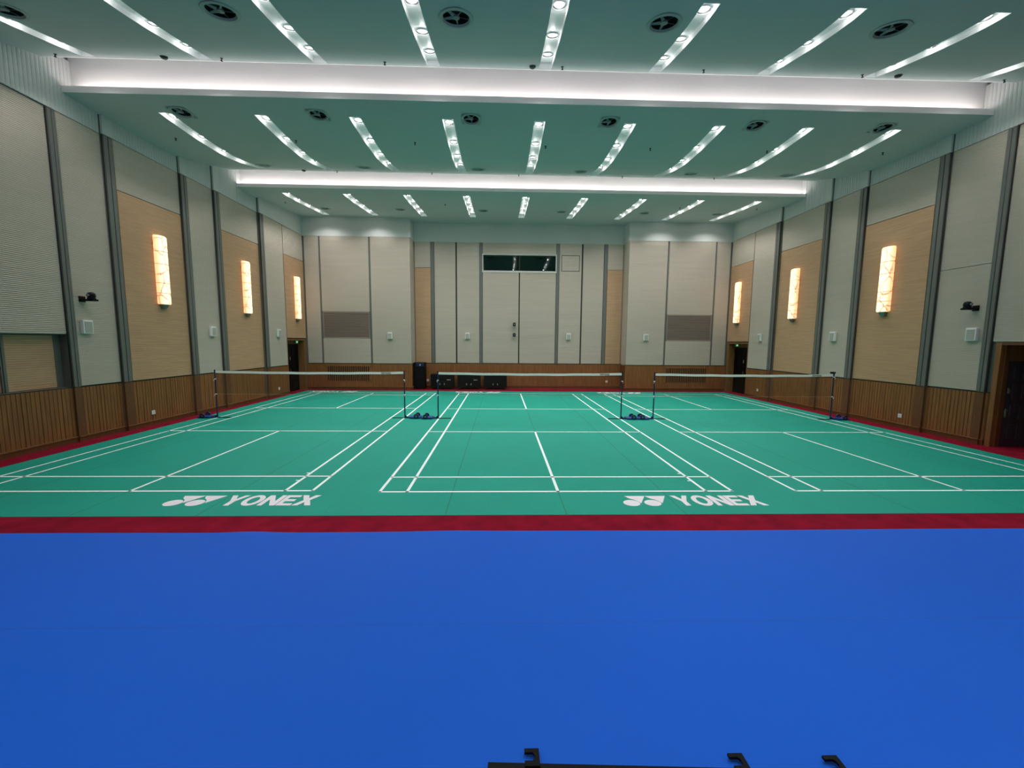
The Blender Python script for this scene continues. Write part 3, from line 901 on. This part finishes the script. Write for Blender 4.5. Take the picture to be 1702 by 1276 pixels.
# ------------------------------------------------------------------ wall speakers, cameras, sockets
def wall_speaker(loc, nrm, lab):
    # nrm is 'L','R','F' : which wall it hangs on
    t = thing('wall_speaker', lab, 'speaker', loc, 'white speaker boxes on the walls')
    g = {'L': lambda u, d, z: (d, u, z), 'R': lambda u, d, z: (-d, u, z), 'F': lambda u, d, z: (u, -d, z)}[nrm]
    b = MB(); b.cbox(-.125, .125, 0, .09, -.17, .17, .012, 'white', g); b.build('cabinet', t)
    b = MB(); b.box(-.095, .095, .09, .096, -.145, .125, 'grille', g); b.build('grille', t)
spk = [('L', (-BX[1]+.045, 3.86, 2.84), 'on the left wall nearest the camera, under the camera bracket'), ('L', (-BX[3]+.045, 8.17, 2.84), 'on the left wall between the near and middle sconces'),
       ('L', (-BX[5]+.045, 12.17, 2.86), 'on the left wall beside the far door'),
       ('R', (BX[1]-.045, 3.70, 2.84), 'on the right wall nearest the camera, under the camera bracket'), ('R', (BX[3]-.045, 8.05, 2.84), 'on the right wall between the near and middle sconces'),
       ('R', (BX[5]-.045, 12.04, 2.84), 'on the right wall beside the far door'),
       ('F', (-6.74, YB-.045, 2.82), 'in the far left bay'), ('F', (6.68, YB-.045, 2.84), 'in the far right bay'),
       ('F', (-2.80, YC-.045, 2.85), 'left of the twin tall panels, far wall centre'), ('F', (2.72, YC-.045, 2.86), 'right of the twin tall panels, far wall centre')]
for k, loc, wh in spk: wall_speaker(loc, k, f'small white speaker box {wh}')

def ptz(s, y, nm):
    t = thing('bracket_camera', f'black dome camera on a shelf bracket projecting from the near {nm} wall', 'camera', (s*(BX[1]-.045), y, 3.5), 'black dome cameras on shelf brackets')
    g = lambda d, u, z: (-s*d, u, z)
    b = MB(); b.box(0, .012, -.08, .08, -.05, .09, 'black', g); b.box(0, .33, -.075, .075, -.025, .02, 'black', g)
    b.hexa([g(.0, -.008, -.05), g(.1, -.008, -.012), g(.1, .008, -.012), g(0, .008, -.05), g(0, -.008, -.01), g(.12, -.008, -.008), g(.12, .008, -.008), g(0, .008, -.01)], 'black')
    b.build('shelf_bracket', t)
    b = MB(); b.lathe([(.085, .012), (.088, .045), (.07, .05)], g(.235, 0, 0), 'blackgloss', 20); b.build('camera_base', t, smooth=True)
    b = MB()
    b.lathe([(.075, .05), (.085, .08), (.085, .13), (.07, .17), (.035, .19), (.005, .195)], g(.235, 0, 0), 'blackgloss', 20)
    b.build('camera_head', t, smooth=True)
    b = MB(); b.lathe([(.035, 0), (.035, .02), (.028, .025)], g(.235, -.08, .11), 'chrome', 16, ax=(0, -1, 0)); b.build('lens', t)
ptz(-1, 3.85, 'left'); ptz(1, 3.72, 'right')

for z, wh in ((3.49, 'upper'), (2.92, 'lower')):
    t = thing('wall_camera', f'{wh} of two small black cameras beside the centre joint of the far wall', 'camera', (-.26, YC-.045, z), 'small black cameras on the far wall')
    L = lambda u, d, zz: (u, -d, zz)
    b = MB(); b.box(-.05, .05, 0, .02, -.06, .08, 'black', L); b.path([L(0, .02, .02), L(0, .12, .04)], .018, 'black'); b.build('mount', t)
    b = MB(); b.cbox(-.075, .075, .06, .26, -.09, .1, .03, 'blackgloss', L); b.build('housing', t)
    b = MB(); b.lathe([(.04, 0), (.04, .012), (.03, .014)], L(0, .26, 0), 'chrome', 14, ax=(0, -1, 0)); b.build('lens', t)

def socket(loc, nrm, lab):
    g = {'L': lambda u, d, z: (d, u, z), 'R': lambda u, d, z: (-d, u, z), 'F': lambda u, d, z: (u, -d, z)}[nrm]
    t = thing('wall_socket', lab, 'socket', loc, 'white wall sockets')
    b = MB(); b.cbox(-.06, .06, 0, .014, -.06, .06, .004, 'white', g); b.build('plate', t)
    b = MB()
    for u, z in ((-.018, .02), (.018, .02), (-.016, -.02), (.016, -.02)): b.box(u-.004, u+.004, .014, .016, z-.01, z+.01, 'groove', g)
    b.build('pin_slots', t)
socket((-BX[2]+.04, 5.57, .385), 'L', 'white socket low on the left wainscot below the near sconce')
socket((-BX[5]+.04, 12.05, .36), 'L', 'white socket low on the left wainscot beside the far door')
socket((BX[2]-.04, 5.36, .385), 'R', 'white socket low on the right wainscot below the near sconce')
socket((BX[5]-.04, 12.0, .4), 'R', 'white socket low on the right wainscot beside the far door')
socket((-4.98, YC-.04, .42), 'F', 'white socket on the far wainscot between the speaker tower and the cases')
socket((4.9, YC-.04, .4), 'F', 'white socket on the far wainscot at the right of the recess')

# ------------------------------------------------------------------ nets and posts
def post(x, y, out, lab, extra=None):
    """out = direction (+1/-1 along x) in which the weighted foot points"""
    t = thing('net_post', lab, 'net post', (x, y, .008), 'badminton net posts')
    b = MB(); b.tube((0, 0, .02), (0, 0, 1.55), .02, 'navy', 14); b.lathe([(.022, 1.54), (.022, 1.56), (.012, 1.57)], (0, 0, 0), 'rubber', 14); b.build('pole', t, smooth=True)
    b = MB(); b.box(-.42 if out > 0 else -.02, .02 if out > 0 else .42, -.035, .035, 0, .014, 'rubber')
    b.box(min(0, out*.3), max(0, out*.3), -.04, .04, 0, .03, 'navy'); b.build('foot_bar', t)
    b = MB(); x0, x1 = sorted((out*.16, out*.54))
    b.cbox(x0, x1, -.16, .16, .012, .06, .012, 'bluepaint'); b.build('weight_box', t)
    for sy in (-.14, .14):
        wv = MB(); c = (out*.40, sy-.02, .082)
        wv.lathe([(.04, 0), (.076, 0), (.082, .01), (.082, .035), (.076, .045), (.04, .045)], c, 'navy', 22, ax=(0, 1, 0)); ob = wv.build('wheel', t, smooth=True)
        h = MB(); h.lathe([(.02, -.004), (.04, .0), (.04, .045), (.02, .049)], c, 'steel', 14, ax=(0, 1, 0)); h.build('hub', ob, smooth=True)
    b = MB(); b.box(min(0, out*.2), max(0, out*.2), -.006, .006, .03, .05, 'steel')
    b.hexa([(out*.02, -.008, .03), (out*.09, -.008, .03), (out*.09, .008, .03), (out*.02, .008, .03), (out*.015, -.008, .09), (out*.03, -.008, .09), (out*.03, .008, .09), (out*.015, .008, .09)], 'navy')
    b.build('gusset', t)
    b = MB()
    for z in (.78, 1.32 if extra is None else extra):
        b.lathe([(.024, -.012), (.03, 0), (.024, .012)], (0, 0, z), 'tape', 12)
        b.path([(-.0, -.028, z), (out*.03, -.035, z-.03), (out*.012, -.032, z-.07)], .006, 'tape', 6)
    b.build('rope_tie', t)
    return t
nets = []
for side in ('left', 'centre', 'right'):
    ox, oy = OFF[side]; y = 6.7+oy
    for e in (-1, 1):
        en = 'left' if e < 0 else 'right'
        wh = {('left', -1): 'standing beside the left wall', ('left', 1): 'at the right end of the left court net',
              ('centre', -1): 'at the left end of the centre court net', ('centre', 1): 'at the right end of the centre court net',
              ('right', -1): 'at the left end of the right court net', ('right', 1): 'with a ratchet box on top, beside the right wall'}[(side, e)]
        p = post(ox+e*3.05, y, e, 'dark navy net post '+wh, extra=(1.27 if (side, e) != ('right', 1) else 1.45))
        if (side, e) == ('right', 1):
            b = MB(); b.cbox(-.12, .03, -.035, .035, 1.565, 1.625, .008, 'black'); b.tube((-.04, -.035, 1.59), (-.04, -.08, 1.59), .012, 'steel'); b.build('ratchet_box', p)
    t = thing('badminton_net', {'left': 'white taped badminton net across the left court', 'centre': 'white taped badminton net across the centre court', 'right': 'white taped badminton net across the right court'}[side],
              'net', (ox, y, 0), 'badminton nets')
    W2 = 3.025; n = 40
    def top(u): return 1.548-.028*(1-(u/W2)**2)+.003*math.sin(u*5+ox)
    b = MB(); us = [-W2+2*W2*i/n for i in range(n+1)]
    vs = []
    for u in us:
        z = top(u); w_ = .004*math.sin(u*7)
        vs += [(u, -.006+w_, z), (u, -.007+w_, z-.075), (u, .007+w_, z-.075), (u, .006+w_, z)]
    fs = []
    for i in range(n):
        for k in range(4): fs.append((4*i+k, 4*i+(k+1) % 4, 4*i+4+(k+1) % 4, 4*i+4+k))
    b.add(vs, fs, 'tape'); b.build('top_tape', t)
    b = MB(); b.box(2.30, 2.62, -.0105, .0105, top(2.45)-.07, top(2.45)-.008, 'grille'); b.build('tape_patch', t)
    b = MB(); r = .0011
    for i in range(1, 152):
        u = -W2+2*W2*i/152; z1 = top(u)-.075; b.box(u-r, u+r, -r, r, .79, z1, 'netcord')
    for k in range(17):
        z = .80+k*.04; b.box(-W2, W2, -r, r, z-r, z+r, 'netcord')
    b.box(-W2, W2, -.003, .003, 1.435, 1.446, 'netcord')
    b.build('net_mesh', t)
    b = MB(); b.path([(-W2, 0, .79), (0, 0, .78), (W2, 0, .79)], .004, 'cord', 6); b.build('bottom_cord', t)

# ------------------------------------------------------------------ speaker tower and flight cases at the far wall
def tower():
    t = thing('speaker_tower', 'tall black floor speaker standing at the left corner of the far recess', 'speaker', (-5.32, 15.35, 0))
    b = MB(); b.cbox(-.3, .3, -.24, .24, .03, 1.42, .02, 'black'); b.build('cabinet', t)
    b = MB(); b.box(-.16, .27, -.252, -.24, .1, 1.2, 'rubber'); b.build('grille', t)
    b = MB(); b.cbox(-.16, .27, -.256, -.24, 1.22, 1.39, .01, 'navy'); b.build('horn_panel', t)
    b = MB(); b.prism([(.02, -.257, 1.27), (.09, -.257, 1.27), (.055, -.257, 1.35)], (0, -.004, 0), 'white'); b.build('badge', t)
    for x in (-.24, .24):
        for y in (-.18, .18): q = MB(); q.lathe([(.03, 0), (.03, .03)], (x, y, 0), 'rubber', 12); q.build('foot', t)
tower()
def case(x, w_, lab, hw):
    t = thing('flight_case', lab, 'case', (x, 15.33, 0), 'black cases along the far wall')
    h = w_/2
    b = MB(); b.cbox(-h, h, -.3, .3, .1, .6, .012, 'black'); b.build('body', t)
    b = MB(); b.cbox(-h, h, -.3, .3, .605, .8, .012, 'black'); b.build('lid', t)
    b = MB()
    for z in (.1, .595, .785):
        b.box(-h-.004, h+.004, -.306, -.3, z, z+.02, 'blackgloss')
    for u in (-h-.004, h-.016): b.box(u, u+.02, -.306, -.3, .1, .8, 'blackgloss')
    b.build('edge_trim', t)
    if hw:
        for u in (-.12, .12):
            q = MB(); q.cbox(u-.03, u+.03, -.314, -.3, .24, .34, .004, 'steel'); q.build('latch', t)
        q = MB()
        for k, u in enumerate((.26, .31, .355, .42)): q.box(u, u+.028, -.308, -.3, .5, .535, 'white')
        if hw > 1: q.build('marking_plate', t)
    q = MB(); q.cbox(-.1, .1, -.31, -.3, .38, .46, .01, 'rubber'); q.path([(-.07, -.31, .42), (-.06, -.335, .41), (.06, -.335, .41), (.07, -.31, .42)], .008, 'blackgloss', 6); q.build('handle', t)
    for u in (-h+.12, h-.12):
        for y in (-.22, .22):
            q = MB(); q.lathe([(.045, -.015), (.045, .015)], (u, y, .045), 'rubber', 14, ax=(1, 0, 0)); q.box(u-.025, u+.025, y-.03, y+.03, .06, .1, 'steel'); q.build('caster', t)
case(-4.1, 1.2, 'leftmost of the three black equipment cases, behind the net post', 2)
case(-2.68, 1.2, 'middle of the three black equipment cases along the far wall', 2)
case(-1.27, 1.22, 'rightmost of the three black equipment cases along the far wall', 1)
